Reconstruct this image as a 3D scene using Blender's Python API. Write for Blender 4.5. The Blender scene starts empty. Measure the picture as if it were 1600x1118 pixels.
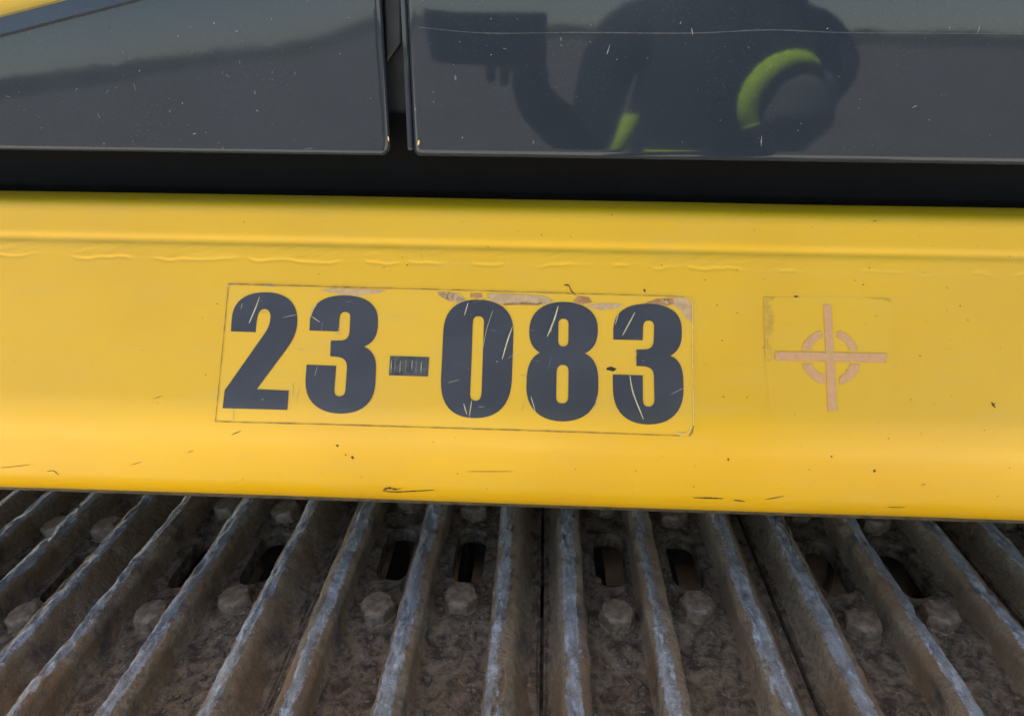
import bpy, bmesh, math, random
import numpy as np
from mathutils import Vector, Matrix
from mathutils.geometry import delaunay_2d_cdt

random.seed(7)
rng = np.random.default_rng(11)
scene = bpy.context.scene
col = scene.collection

# ------------------------------------------------------------------ camera
F = 1109.0                      # focal length in photograph pixels (1600 wide)
CX, CY = 800.0, 559.0
CAMZ = 1.417                    # camera height above the ground
dY = np.array([54.0, -477.0, F]); dY /= np.linalg.norm(dY)
s_ = 0.0256
k_ = (477 * s_ - 54.0) / F
dX = np.array([1.0, s_, k_]); dX /= np.linalg.norm(dX)
dZ = np.cross(dX, dY)
R = np.stack([dX, dY, dZ], axis=1)          # world -> camera (right, down, forward)
right, down, fwd = R[0], R[1], R[2]
cam = bpy.data.cameras.new('camera')
cam.sensor_width = 36.0
cam.lens = F / 1600 * 36.0
cam.clip_start = 0.01
cam.clip_end = 2000
co = bpy.data.objects.new('camera', cam)
col.objects.link(co)
M = Matrix(((right[0], -down[0], -fwd[0], 0), (right[1], -down[1], -fwd[1], 0),
            (right[2], -down[2], -fwd[2], CAMZ), (0, 0, 0, 1)))
co.matrix_world = M
scene.camera = co
cam.dof.use_dof = True
cam.dof.focus_distance = 0.58
cam.dof.aperture_fstop = 9.0
scene.render.resolution_x = 1024
scene.render.resolution_y = 715

# ------------------------------------------------------------------ sky, sun, exposure
SUN_EL, SUN_AZ = math.radians(62), math.radians(-55)    # sun behind the machine: this side lies in open shade
world = bpy.data.worlds.new('World')
scene.world = world
world.use_nodes = True
wn = world.node_tree.nodes
wl = world.node_tree.links
bg = wn['Background']
sky = wn.new('ShaderNodeTexSky')
sky.sky_type = 'NISHITA'
sky.sun_disc = False
sky.sun_elevation = SUN_EL
sky.sun_rotation = SUN_AZ
sky.dust_density = 0.3
sky.air_density = 0.7
sky.ozone_density = 2.5
wl.new(sky.outputs[0], bg.inputs[0])
bg.inputs[1].default_value = 0.10
sl = bpy.data.lights.new('sun', 'SUN')
sl.energy = 5.0
sl.angle = math.radians(1.0)
sl.color = (1.0, 0.95, 0.87)
so = bpy.data.objects.new('sun', sl)
col.objects.link(so)
sd = Vector((math.sin(SUN_AZ) * math.cos(SUN_EL), math.cos(SUN_AZ) * math.cos(SUN_EL), math.sin(SUN_EL)))
so.rotation_euler = sd.to_track_quat('Z', 'Y').to_euler()
so.location = (0, 3, 6)
vs = scene.view_settings
vs.view_transform = 'Standard'
vs.look = 'None'
vs.exposure = 2.25
vs.use_white_balance = True
vs.white_balance_temperature = 7400     # camera balanced for open shade
vs.white_balance_tint = 9.0
vs.gamma = 1.0

# ------------------------------------------------------------------ helpers
def tag(o, label=None, cat=None, group=None, kind=None):
    if label: o['label'] = label
    if cat: o['category'] = cat
    if group: o['group'] = group
    if kind: o['kind'] = kind
    return o

def empty(name, loc=(0, 0, 0), parent=None):
    o = bpy.data.objects.new(name, None)
    col.objects.link(o)
    o.location = loc
    o.empty_display_size = 0.05
    if parent: o.parent = parent
    return o

def mesh_obj(name, verts, faces, material, parent=None, smooth=True, auto=None):
    me = bpy.data.meshes.new(name)
    me.from_pydata([tuple(map(float, v)) for v in verts], [], [tuple(int(i) for i in f) for f in faces])
    me.validate()
    me.materials.append(material)
    if smooth:
        me.polygons.foreach_set('use_smooth', [True] * len(me.polygons))
        if auto is not None:
            me.set_sharp_from_angle(angle=math.radians(auto))
    me.update()
    o = bpy.data.objects.new(name, me)
    col.objects.link(o)
    if parent: o.parent = parent
    return o

def box_data(x0, x1, y0, y1, z0, z1):
    v = [(x, y, z) for z in (z0, z1) for y in (y0, y1) for x in (x0, x1)]
    f = [(0, 2, 3, 1), (4, 5, 7, 6), (0, 1, 5, 4), (2, 6, 7, 3), (0, 4, 6, 2), (1, 3, 7, 5)]
    return v, f

def add_box(acc, *a):
    v, f = box_data(*a)
    n = len(acc[0])
    acc[0].extend(v)
    acc[1].extend([tuple(i + n for i in q) for q in f])

def bevel_obj(o, w=0.003, seg=2):
    m = o.modifiers.new('bevel', 'BEVEL')
    m.width = w; m.segments = seg; m.limit_method = 'ANGLE'
    return o

def grid_faces(nu, nv):
    i = np.arange((nu - 1) * (nv - 1))
    a = (i // (nv - 1)) * nv + i % (nv - 1)
    return np.stack([a, a + nv, a + nv + 1, a + 1], axis=1)

class Noise2:
    """smooth periodic value noise, numpy"""
    def __init__(self, seed, n=64):
        self.g = np.random.default_rng(seed).uniform(-1, 1, (n, n)); self.n = n
    def __call__(self, x, y):
        x = np.asarray(x, float); y = np.asarray(y, float)
        xi = np.floor(x).astype(int); yi = np.floor(y).astype(int)
        fx = x - xi; fy = y - yi
        fx = fx * fx * (3 - 2 * fx); fy = fy * fy * (3 - 2 * fy)
        n = self.n; g = self.g
        a = g[xi % n, yi % n]; b = g[(xi + 1) % n, yi % n]; c = g[xi % n, (yi + 1) % n]; d = g[(xi + 1) % n, (yi + 1) % n]
        return (a * (1 - fx) + b * fx) * (1 - fy) + (c * (1 - fx) + d * fx) * fy
    def fbm(self, x, y, o=4):
        t = 0; a = 1.0
        for k in range(o):
            t = t + a * self(x * 2 ** k + 17.3 * k, y * 2 ** k + 5.1 * k); a *= 0.5
        return t

def sstep(a, b, x):
    t = np.clip((x - a) / (b - a), 0, 1)
    return t * t * (3 - 2 * t)

# ------------------------------------------------------------------ materials
def newmat(name):
    m = bpy.data.materials.new(name)
    m.use_nodes = True
    return m, m.node_tree.nodes, m.node_tree.links, m.node_tree.nodes['Principled BSDF']

def N(nt, typ, **kw):
    n = nt.new(typ)
    for k, v in kw.items():
        setattr(n, k, v)
    return n

def coords(nt, ln, scale=(1, 1, 1), src='Object', rot=(0, 0, 0)):
    tc = nt.new('ShaderNodeTexCoord')
    mp = nt.new('ShaderNodeMapping')
    mp.inputs['Scale'].default_value = scale
    mp.inputs['Rotation'].default_value = rot
    ln.new(tc.outputs[src], mp.inputs['Vector'])
    return mp.outputs['Vector']

def noise(nt, ln, vec, scale, detail=4, rough=0.55, dist=0.0):
    n = nt.new('ShaderNodeTexNoise')
    n.inputs['Scale'].default_value = scale
    n.inputs['Detail'].default_value = detail
    n.inputs['Roughness'].default_value = rough
    n.inputs['Distortion'].default_value = dist
    ln.new(vec, n.inputs['Vector'])
    return n.outputs['Fac']

def voro(nt, ln, vec, scale, feature='F1', out='Distance', rnd=1.0):
    n = nt.new('ShaderNodeTexVoronoi')
    n.feature = feature
    n.inputs['Scale'].default_value = scale
    n.inputs['Randomness'].default_value = rnd
    ln.new(vec, n.inputs['Vector'])
    return n.outputs[out]

def ramp(nt, ln, fac, a, b, va=0.0, vb=1.0):
    n = nt.new('ShaderNodeMapRange')
    n.interpolation_type = 'SMOOTHSTEP'
    n.inputs['From Min'].default_value = a
    n.inputs['From Max'].default_value = b
    n.inputs['To Min'].default_value = va
    n.inputs['To Max'].default_value = vb
    ln.new(fac, n.inputs['Value'])
    return n.outputs['Result']

def math_n(nt, ln, op, a, b=None):
    n = nt.new('ShaderNodeMath'); n.operation = op
    for i, v in enumerate((a, b)):
        if v is None: continue
        if isinstance(v, (int, float)): n.inputs[i].default_value = v
        else: ln.new(v, n.inputs[i])
    return n.outputs[0]

def mix(nt, ln, fac, a, b):
    n = nt.new('ShaderNodeMix'); n.data_type = 'RGBA'
    if isinstance(fac, (int, float)): n.inputs[0].default_value = fac
    else: ln.new(fac, n.inputs[0])
    for i, v in ((6, a), (7, b)):
        if isinstance(v, tuple): n.inputs[i].default_value = (*v, 1)
        else: ln.new(v, n.inputs[i])
    return n.outputs[2]

def bump(nt, ln, h, strength, dist, bsdf, prev=None):
    b = nt.new('ShaderNodeBump')
    b.inputs['Strength'].default_value = strength
    b.inputs['Distance'].default_value = dist
    ln.new(h, b.inputs['Height'])
    if prev is not None: ln.new(prev, b.inputs['Normal'])
    ln.new(b.outputs[0], bsdf.inputs['Normal'])
    return b.outputs[0]

def specks(nt, ln, vec, scale, r0, thresh, seed=0.0):
    """round specks: only some Voronoi cells carry one"""
    mp = nt.new('ShaderNodeMapping'); mp.inputs['Location'].default_value = (seed, seed * 1.7, seed * .6)
    ln.new(vec, mp.inputs['Vector'])
    v = nt.new('ShaderNodeTexVoronoi'); v.inputs['Scale'].default_value = scale
    ln.new(mp.outputs[0], v.inputs['Vector'])
    sep = nt.new('ShaderNodeSeparateColor'); ln.new(v.outputs['Color'], sep.inputs[0])
    size = ramp(nt, ln, sep.outputs[0], thresh, 1.0, 0.0, r0)
    d = math_n(nt, ln, 'SUBTRACT', size, v.outputs['Distance'])
    return ramp(nt, ln, d, 0.0, r0 * 0.25)

def yellow_paint(name, base, dull, rough=0.34, fine=1.0):
    m, nt, ln, b = newmat(name)
    v = coords(nt, ln)
    vs_ = coords(nt, ln, (0.25, 1, 1))
    big = noise(nt, ln, v, 5, 3)
    c = mix(nt, ln, ramp(nt, ln, big, .35, .7), base, dull)
    film = noise(nt, ln, vs_, 60, 5, .6)                      # thin road dust
    c = mix(nt, ln, math_n(nt, ln, 'MULTIPLY', ramp(nt, ln, film, .45, .75), .22), c, (.62, .40, .07))
    sepx = nt.new('ShaderNodeSeparateXYZ'); ln.new(v, sepx.inputs[0])
    dens = ramp(nt, ln, sepx.outputs[0], -.5, .35, .25, 1.0)   # the counterweight end is grubbier
    s1 = math_n(nt, ln, 'MULTIPLY', specks(nt, ln, v, 130, .10 * fine, .72), dens)
    s2 = math_n(nt, ln, 'MULTIPLY', specks(nt, ln, v, 45, .06 * fine, .86, 3.1), dens)
    s3 = math_n(nt, ln, 'MULTIPLY', specks(nt, ln, v, 300, .16 * fine, .8, 7.7), math_n(nt, ln, 'MULTIPLY', dens, .5))
    sp = math_n(nt, ln, 'MAXIMUM', math_n(nt, ln, 'MAXIMUM', s1, s2), s3)
    c = mix(nt, ln, math_n(nt, ln, 'MULTIPLY', sp, .85), c, (.10, .05, .02))
    ln.new(c, b.inputs['Base Color'])
    rr = ramp(nt, ln, film, .3, .8, rough, rough + .14)
    ln.new(rr, b.inputs['Roughness'])
    p1 = bump(nt, ln, noise(nt, ln, v, 420, 2), .10, .0006, b)   # orange peel
    bump(nt, ln, noise(nt, ln, vs_, 900, 3), .05, .0003, b, p1)
    b.inputs['IOR'].default_value = 1.5
    return m

YEL = yellow_paint('yellow_paint', (.76, .41, .008), (.71, .376, .012))
DECAL = yellow_paint('decal_film', (.78, .43, .018), (.74, .40, .024), rough=.33, fine=.6)
PATCH = yellow_paint('faded_film', (.755, .415, .010), (.705, .382, .014), rough=.36)

def simple(name, colr, rough=.5, metal=0.0, var=.25, nscale=80, bmp=.15, bdist=.001, ior=1.5):
    m, nt, ln, b = newmat(name)
    v = coords(nt, ln)
    n = noise(nt, ln, v, nscale, 6, .65)
    lo = tuple(c * (1 - var) for c in colr); hi = tuple(min(1, c * (1 + var)) for c in colr)
    ln.new(mix(nt, ln, ramp(nt, ln, n, .3, .7), lo, hi), b.inputs['Base Color'])
    ln.new(ramp(nt, ln, n, .3, .7, max(.05, rough - .08), min(1, rough + .08)), b.inputs['Roughness'])
    b.inputs['Metallic'].default_value = metal
    b.inputs['IOR'].default_value = ior
    bump(nt, ln, n, bmp, bdist, b)
    return m

# digits: dark grey vinyl, slightly rubbed
def vinyl():
    m, nt, ln, b = newmat('digit_vinyl')
    v = coords(nt, ln)
    n = noise(nt, ln, v, 25, 4)
    c = mix(nt, ln, ramp(nt, ln, n, .3, .7), (.037, .0345, .0345), (.048, .045, .0445))
    vs_ = coords(nt, ln, (1, 14, 14), rot=(0, .25, 0))
    fine = noise(nt, ln, vs_, 60, 3, .6)
    c = mix(nt, ln, math_n(nt, ln, 'MULTIPLY', ramp(nt, ln, fine, .6, .78), .30), c, (.11, .105, .10))
    sp = specks(nt, ln, v, 190, .12, .82)
    c = mix(nt, ln, math_n(nt, ln, 'MULTIPLY', sp, .7), c, (.36, .33, .25))
    ln.new(c, b.inputs['Base Color'])
    ln.new(ramp(nt, ln, fine, .3, .7, .34, .5), b.inputs['Roughness'])
    bump(nt, ln, fine, .05, .0003, b)
    return m
VINYL = vinyl()
HYPHEN = simple('rubbed_vinyl', (.06, .055, .045), .5, var=.5, nscale=260)
SCR_L = simple('scratch_pale', (.56, .47, .24), .5)
SCR_W = simple('scratch_grey', (.22, .22, .21), .5)
CHIP = simple('rust_chip', (.09, .03, .012), .8, var=.5)
CHIPD = simple('dark_chip', (.03, .018, .014), .8, var=.4)
EDGE_D = simple('decal_edge_dirt', (.26, .15, .035), .7, var=.45, nscale=200)
EDGE_L = simple('decal_edge_pale', (.66, .50, .20), .5, var=.2, nscale=200)
PEEL = simple('peeled_film', (.54, .33, .15), .55, var=.16, nscale=160)
PEEL2 = simple('peeled_film_dark', (.42, .19, .06), .55, var=.22, nscale=160)
MARK = simple('target_mark_film', (.60, .30, .118), .5, var=.07, nscale=240, bmp=.05)
RESID = simple('glue_residue', (.58, .32, .025), .6, var=.15, nscale=200)
RUBBER = simple('black_rubber', (.003, .003, .003), .85, var=.5, nscale=50, ior=1.2)
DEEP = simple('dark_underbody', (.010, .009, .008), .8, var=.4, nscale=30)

def panel_paint():
    m, nt, ln, b = newmat('charcoal_gloss_paint')
    v = coords(nt, ln)
    n = noise(nt, ln, v, 9, 4)
    c = mix(nt, ln, ramp(nt, ln, n, .3, .7), (.0195, .0255, .0335), (.0230, .0295, .0380))
    dust = noise(nt, ln, coords(nt, ln, (1, 1, 1)), 700, 3, .7)
    dm = math_n(nt, ln, 'MULTIPLY', ramp(nt, ln, dust, .56, .74), ramp(nt, ln, noise(nt, ln, v, 14, 3), .35, .75, .14, .6))
    c = mix(nt, ln, dm, c, (.075, .086, .098))
    sp = math_n(nt, ln, 'MAXIMUM', specks(nt, ln, v, 190, .12, .80), specks(nt, ln, v, 75, .07, .86, 2.2))
    vsq = coords(nt, ln, (1.0, 1, .45), rot=(0, .5, 0))
    sp = math_n(nt, ln, 'MAXIMUM', sp, specks(nt, ln, vsq, 95, .09, .84, 5.2))
    c = mix(nt, ln, math_n(nt, ln, 'MULTIPLY', sp, .45), c, (.17, .18, .18))
    ln.new(c, b.inputs['Base Color'])
    ln.new(ramp(nt, ln, n, .3, .7, .032, .052), b.inputs['Roughness'])
    b.inputs['IOR'].default_value = 1.39
    p = bump(nt, ln, noise(nt, ln, v, 160, 2), .012, .0006, b)
    bump(nt, ln, noise(nt, ln, v, 18, 2), .03, .001, b, p)
    return m
PANEL = panel_paint()

def worn_steel():
    """grouser bar: polished on the tread, brown earth on the flanks"""
    m, nt, ln, b = newmat('worn_track_steel')
    tc = nt.new('ShaderNodeTexCoord')
    v = tc.outputs['Object']
    geo = nt.new('ShaderNodeNewGeometry')
    at = nt.new('ShaderNodeAttribute'); at.attribute_name = 'wear'
    vL = coords(nt, ln, (1, .35, 1))
    n1 = noise(nt, ln, vL, 70, 6, .65)
    n2 = noise(nt, ln, v, 240, 6, .7)
    n3 = noise(nt, ln, v, 18, 4, .6)
    mask = math_n(nt, ln, 'ADD', at.outputs['Fac'], math_n(nt, ln, 'MULTIPLY', math_n(nt, ln, 'SUBTRACT', n1, .5), .8))
    mask = math_n(nt, ln, 'ADD', mask, math_n(nt, ln, 'MULTIPLY', math_n(nt, ln, 'SUBTRACT', n3, .5), .5))
    mask = math_n(nt, ln, 'ADD', mask, math_n(nt, ln, 'MULTIPLY', math_n(nt, ln, 'SUBTRACT', n2, .5), 1.0))
    mask = ramp(nt, ln, mask, .44, .70)
    earth = mix(nt, ln, ramp(nt, ln, n2, .3, .7), (.22, .145, .077), (.43, .305, .18))
    earth = mix(nt, ln, ramp(nt, ln, n3, .42, .66), earth, (.27, .155, .072))
    earth = mix(nt, ln, ramp(nt, ln, noise(nt, ln, v, 32, 5, .6), .52, .72), earth, (.12, .088, .06))
    steel = mix(nt, ln, ramp(nt, ln, n1, .3, .72), (.21, .20, .19), (.50, .475, .44))
    steel = mix(nt, ln, ramp(nt, ln, n2, .55, .75), steel, (.27, .215, .15))
    c = mix(nt, ln, mask, earth, steel)
    fl = math_n(nt, ln, 'MULTIPLY', ramp(nt, ln, noise(nt, ln, vL, 130, 5, .75), .555, .62), ramp(nt, ln, at.outputs['Fac'], .15, .6))
    c = mix(nt, ln, math_n(nt, ln, 'MULTIPLY', fl, .75), c, (.62, .62, .61))
    ln.new(c, b.inputs['Base Color'])
    ln.new(math_n(nt, ln, 'MULTIPLY', mask, .25), b.inputs['Metallic'])
    ln.new(ramp(nt, ln, mask, 0, 1, .85, .42), b.inputs['Roughness'])
    p = bump(nt, ln, math_n(nt, ln, 'ADD', n2, math_n(nt, ln, 'MULTIPLY', noise(nt, ln, v, 75, 4, .6), 1.5)), .8, .0035, b)
    bump(nt, ln, noise(nt, ln, v, 900, 3), .3, .0006, b, p)
    return m
STEEL = worn_steel()

def dirty_plate():
    m, nt, ln, b = newmat('dirty_shoe_plate')
    v = coords(nt, ln)
    n1 = noise(nt, ln, v, 38, 6, .65)
    n2 = noise(nt, ln, v, 230, 6, .72)
    c = mix(nt, ln, ramp(nt, ln, noise(nt, ln, v, 85, 8, .72, .6), .36, .66), (.085, .053, .030), (.35, .235, .135))
    c = mix(nt, ln, ramp(nt, ln, n1, .48, .72), c, (.42, .29, .17))
    c = mix(nt, ln, math_n(nt, ln, 'MULTIPLY', ramp(nt, ln, noise(nt, ln, v, 120, 5, .75), .60, .66), .75), c, (.48, .44, .39))
    ln.new(c, b.inputs['Base Color'])
    b.inputs['Roughness'].default_value = .88
    p = bump(nt, ln, n2, .9, .003, b)
    bump(nt, ln, noise(nt, ln, v, 700, 4), .5, .001, b, p)
    return m
PLATE = dirty_plate()
BOLT = simple('rusty_bolt', (.31, .205, .125), .6, metal=.25, var=.38, nscale=160, bmp=.14, bdist=.0015)
MUD = simple('dry_mud', (.19, .13, .082), .95, var=.55, nscale=200, bmp=.9, bdist=.002)
LINK = simple('track_link_steel', (.032, .022, .015), .8, var=.5, nscale=60, bmp=.6, bdist=.002)

LINK2 = simple('muddy_link_steel', (.025, .017, .011), .9, var=.6, nscale=90, bmp=.7, bdist=.002)

# ------------------------------------------------------------------ the setting
def ground_mat():
    m, nt, ln, b = newmat('dusty_ground')
    v = coords(nt, ln)
    n1 = noise(nt, ln, v, .6, 6, .6); n2 = noise(nt, ln, v, 25, 6, .7)
    pale = mix(nt, ln, ramp(nt, ln, n1, .3, .7), (.50, .465, .41), (.60, .56, .50))      # made-up pale apron, added to bounce sunlight up onto the yellow frame
    soil = mix(nt, ln, ramp(nt, ln, n1, .3, .7), (.105, .102, .10), (.14, .136, .132))       # darker earth beyond
    sp = nt.new('ShaderNodeSeparateXYZ'); ln.new(v, sp.inputs[0])
    yy = math_n(nt, ln, 'ADD', sp.outputs[1], math_n(nt, ln, 'MULTIPLY', n1, 2.0))
    c = mix(nt, ln, ramp(nt, ln, yy, -4.5, -3.5), soil, pale)
    c = mix(nt, ln, math_n(nt, ln, 'MULTIPLY', ramp(nt, ln, n2, .4, .75), .5), c, (.10, .09, .08))
    ln.new(c, b.inputs['Base Color']); b.inputs['Roughness'].default_value = .95
    bump(nt, ln, n2, .5, .02, b)
    return m
gx = np.concatenate([np.linspace(-600, -8, 12), np.linspace(-7, 7, 71), np.linspace(8, 600, 12)])
G = np.array([(x, y) for x in gx for y in gx])
nz = Noise2(3)
gz = .02 * nz.fbm(G[:, 0] * 1.3, G[:, 1] * 1.3) - .03
ground = mesh_obj('ground', np.column_stack([G, gz]), grid_faces(len(gx), len(gx)), ground_mat())
tag(ground, kind='structure')
ang = np.linspace(math.radians(180), math.radians(360), 200)
rows = []
for rr, hh in ((150, -1.0), (158, 1.0), (172, 1.0), (230, .7), (330, -1.0)):
    h = (2.6 + .6 * nz.fbm(ang * 9, ang * 0 + 1) + .3 * nz.fbm(ang * 60, ang * 0 + 7)) * (hh if hh > 0 else 0) + (hh if hh < 0 else 0)
    rows.append(np.column_stack([rr * np.cos(ang), rr * np.sin(ang), h]))
hv = np.concatenate(rows)
hills = mesh_obj('hills', hv, grid_faces(5, 200), simple('wooded_hill', (.035, .045, .025), .95, var=.4, nscale=.3))
tag(hills, kind='structure')

# ------------------------------------------------------------------ side frame profile (Y, Z) and pixel mapping
def rounded(pts, radii, step=.0015):
    out = []
    P = [np.array(p, float) for p in pts]
    for i, p in enumerate(P):
        r = radii[i]
        if i in (0, len(P) - 1) or r == 0:
            out.append(p); continue
        a = P[i - 1] - p; b = P[i + 1] - p
        a /= np.linalg.norm(a); b /= np.linalg.norm(b)
        half = math.acos(np.clip(a @ b, -1, 1)) / 2
        t = r / math.tan(half)
        c = p + (a + b) / np.linalg.norm(a + b) * r / math.sin(half)
        p0 = p + a * t; p1 = p + b * t
        a0 = math.atan2(*(p0 - c)[::-1]); a1 = math.atan2(*(p1 - c)[::-1])
        d = (a1 - a0 + math.pi) % (2 * math.pi) - math.pi
        n = max(3, int(abs(d) * r / step) + 2)
        for q in np.linspace(0, 1, n):
            out.append(c + r * np.array([math.cos(a0 + d * q), math.sin(a0 + d * q)]))
    return np.array(out)

LEAN = math.radians(29)
VC = (.538, .138)                                       # crease under the upper strip (Y, drop below the camera)
VB = (VC[0] - (.262 - VC[1]) * math.tan(LEAN), .262)
prof_pts = [(.66, .1112), (.5525, .1118), VC, VB, (VB[0] + .007, .342), (VB[0] + .055, .349)]
prof = rounded(prof_pts, [0, .013, 0, .065, .032, 0])
prof[:, 1] = CAMZ - prof[:, 1]
seg = np.linalg.norm(np.diff(prof, axis=0), axis=1)
S0 = np.concatenate([[0], np.cumsum(seg)])
STOT = S0[-1]
ic = int(np.argmin(np.abs(prof[:, 0] - VC[0]) + np.abs(prof[:, 1] - (CAMZ - VC[1]))))
S_CREASE = S0[ic]

def prof_at(s):
    return np.interp(s, S0, prof[:, 0]), np.interp(s, S0, prof[:, 1])

def prof_n(s, e=.0015):
    y0, z0 = prof_at(np.asarray(s) - e); y1, z1 = prof_at(np.asarray(s) + e)
    ty, tz = y1 - y0, z1 - z0
    l = np.hypot(ty, tz) + 1e-12
    return tz / l, -ty / l                               # outward (towards -Y / +Z)

nw = Noise2(21); nw2 = Noise2(22); nw3 = Noise2(23)
def relief(x, s):
    w = .00045 * nw.fbm(x * 4, s * 6, 2)                 # slightly wavy plate
    d = s - S_CREASE
    w = w - .0014 * np.exp(-(d / .0034) ** 2) * (1 - .55 * sstep(.1, .55, x))          # crease
    fade = 1 - .65 * sstep(.05, .5, x)
    edge = .0135 + .0016 * nw2.fbm(x * 55, x * 0 + 3, 3)
    band = sstep(.0015, .004, d) * (1 - sstep(edge - .0010, edge + .0010, d))
    lump = .75 + .45 * nw3.fbm(x * 110 + d * 260, d * 200, 3)
    gap = sstep(-.25, .35, nw2.fbm(x * 48, x * 0 + 9, 2) + .15)
    w = w + .00036 * band * lump * fade * (.30 + .70 * gap)
    w = w - .00038 * np.exp(-((d - edge - .0012) / .0012) ** 2) * fade * gap   # undercut below the bead
    return w

def surf(x, s, off=0.0):
    y, z = prof_at(s); ny, nz_ = prof_n(s)
    w = relief(np.asarray(x, float), np.asarray(s, float)) + off
    return np.column_stack([np.broadcast_to(x, np.shape(y)), y + ny * w, z + nz_ * w])

def ray(px, py):
    c = np.array([(px - CX) / F, (py - CY) / F, 1.0])
    return R.T @ c                                        # world direction

def on_plane_y(px, py, Y):
    d = ray(px, py); t = Y / d[1]
    return t * d[0], CAMZ + t * d[2]

sd_ = np.linspace(0, STOT, 4000)
py_, pz_ = prof_at(sd_)
ratio_ = (pz_ - CAMZ) / py_
i0 = int(np.argmin(np.abs(sd_ - .066))); i1 = int(np.argmin(ratio_))
def to_surf(px, py):
    """pixel -> (x, s) on the frame's skin"""
    d = ray(px, py)
    r = d[2] / d[1]
    s = float(np.interp(-r, -ratio_[i0:i1], sd_[i0:i1]))
    y, z = prof_at(s)
    return float(y / d[1] * d[0]), s

# ------------------------------------------------------------------ excavator body
body = empty('excavator_body', (0, .64, CAMZ - .34))
tag(body, 'yellow and charcoal side of an excavator body numbered 23-083 above its track', 'excavator')
BO = np.array(body.location)

def bpart(name, verts, faces, m, parent=None, smooth=True, auto=None):
    v = np.asarray(verts, float) - BO
    o = mesh_obj(name, v, faces, m, None, smooth, auto)
    o.parent = parent or body
    return o

xs = np.concatenate([np.linspace(-2.2, -.62, 24), np.arange(-.6, .6, .0014), np.linspace(.62, 2.4, 24)])
ss = np.concatenate([np.arange(0, S_CREASE - .012, .003), np.arange(S_CREASE - .012, S_CREASE + .024, .0007),
                     np.arange(S_CREASE + .024, STOT, .0020), [STOT]])
XX, SS = np.meshgrid(xs, ss, indexing='ij')
V = surf(XX.ravel(), SS.ravel())
side = bpart('side_frame', V, grid_faces(len(xs), len(ss)), YEL)
# lower flange: the dirty plate edge that shows under the yellow skin
yb, zb = prof_at(STOT)
acc = ([], []); add_box(acc, -2.2, 2.4, yb - .020, yb + .02, zb - .0068, zb - .001)
bevel_obj(bpart('lower_flange', *acc, simple('dirty_edge', (.075, .055, .022), .7, var=.5, nscale=120), smooth=False), .002)
# deck underside, rear shell and roof keep the sun off this side of the machine
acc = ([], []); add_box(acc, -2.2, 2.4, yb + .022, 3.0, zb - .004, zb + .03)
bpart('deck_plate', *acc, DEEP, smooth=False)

# ---- cover panels
PY = .566
XL, ZB = on_plane_y(609, 246, PY)
XR, ZBR = on_plane_y(646, 246, PY)
XM, _ = on_plane_y(627, 246, PY)
ZB = on_plane_y(600, 244, PY)[1]
ZTOP = 2.45

def cover_panel(name, x0, x1, zb, rolled_left, rolled_right, rr, rbot, warp, corner, top=None):
    def axis(a, b, ra, rb_, fine):
        p = [a + ra * t ** 1.6 for t in np.linspace(0, 1, 12)] if ra else [a]
        q = [b - rb_ * t ** 1.6 for t in np.linspace(1, 0, 12)] if rb_ else [b]
        return np.unique(np.concatenate([p, fine[(fine > p[-1]) & (fine < q[0])], q]))
    fx = np.concatenate([np.linspace(-2.2, -.7, 16), np.arange(-.68, .68, .012), np.linspace(.7, 2.4, 16)])
    fz = np.concatenate([np.arange(zb, zb + .2, .008), np.linspace(zb + .25, ZTOP, 14)])
    X = axis(x0, x1, rr if rolled_left else 0, rr if rolled_right else 0, fx)
    Z = axis(zb, ZTOP, rbot, 0, fz)
    XX, ZZ = np.meshgrid(X, Z, indexing='ij')
    dl = XX - x0 if rolled_left else np.full_like(XX, 9.)
    dr = x1 - XX if rolled_right else np.full_like(XX, 9.)
    de = np.minimum(dl, dr)
    def roll(d, r):
        q = np.clip(1 - d / r, 0, 1)
        return r * .85 * (1 - np.sqrt(np.clip(1 - q * q, 0, 1)))
    rec = roll(de, rr) + roll(ZZ - zb, rbot)
    YY = PY + rec + warp(XX, ZZ)
    # rounded corner: pull the corner vertices in along the corner circle
    cx_, cz_ = XX.copy(), ZZ.copy()
    if corner:
        inx = np.clip(1 - de / corner, 0, 1); inz = np.clip(1 - (ZZ - zb) / corner, 0, 1)
        m = np.maximum(inx, inz); l = np.sqrt(inx ** 2 + inz ** 2)
        sc = np.where((inx > 0) & (inz > 0), m / np.maximum(l, 1e-6), 1.0)
        sx = np.where(dl < dr, 1, -1)
        cx_ = np.where(inx > 0, XX + sx * (inx - inx * sc) * corner, XX)
        cz_ = np.where(inz > 0, ZZ + (inz - inz * sc) * corner, ZZ)
    if top is not None:
        t = np.clip((ZZ - zb) / (ZTOP - zb), 0, 1)
        lim = top(cx_)
        cz_ = np.where(lim < ZTOP, zb + (cz_ - zb) * 1.0, cz_)
    V = np.stack([cx_, YY, cz_], -1).reshape(-1, 3)
    Fc = grid_faces(len(X), len(Z))
    if top is not None:
        ctr = V[Fc].mean(1)
        Fc = Fc[ctr[:, 2] < top(ctr[:, 0])]
    return bpart(name, V, Fc, PANEL)

def warpL(x, z):
    xp = [-2.2, -.55, -.42, -.16, -.118, 0]
    al = np.interp(x, xp, [1.9, 1.9, 1.55, -.35, -1.1, -1.2])
    return np.minimum(z - ZB, .35) * np.tan(np.radians(al)) + .00012 * nw.fbm(x * 9, z * 9, 2)
def warpR(x, z):
    al = np.interp(x, [-.1, -.07, .1, .4, .8, 2.4], [-1.2, -.75, -.7, -.5, .1, .2])
    return np.minimum(z - ZB, .35) * np.tan(np.radians(al)) + .00015 * nw2.fbm(x * 8, z * 9, 2)

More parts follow.
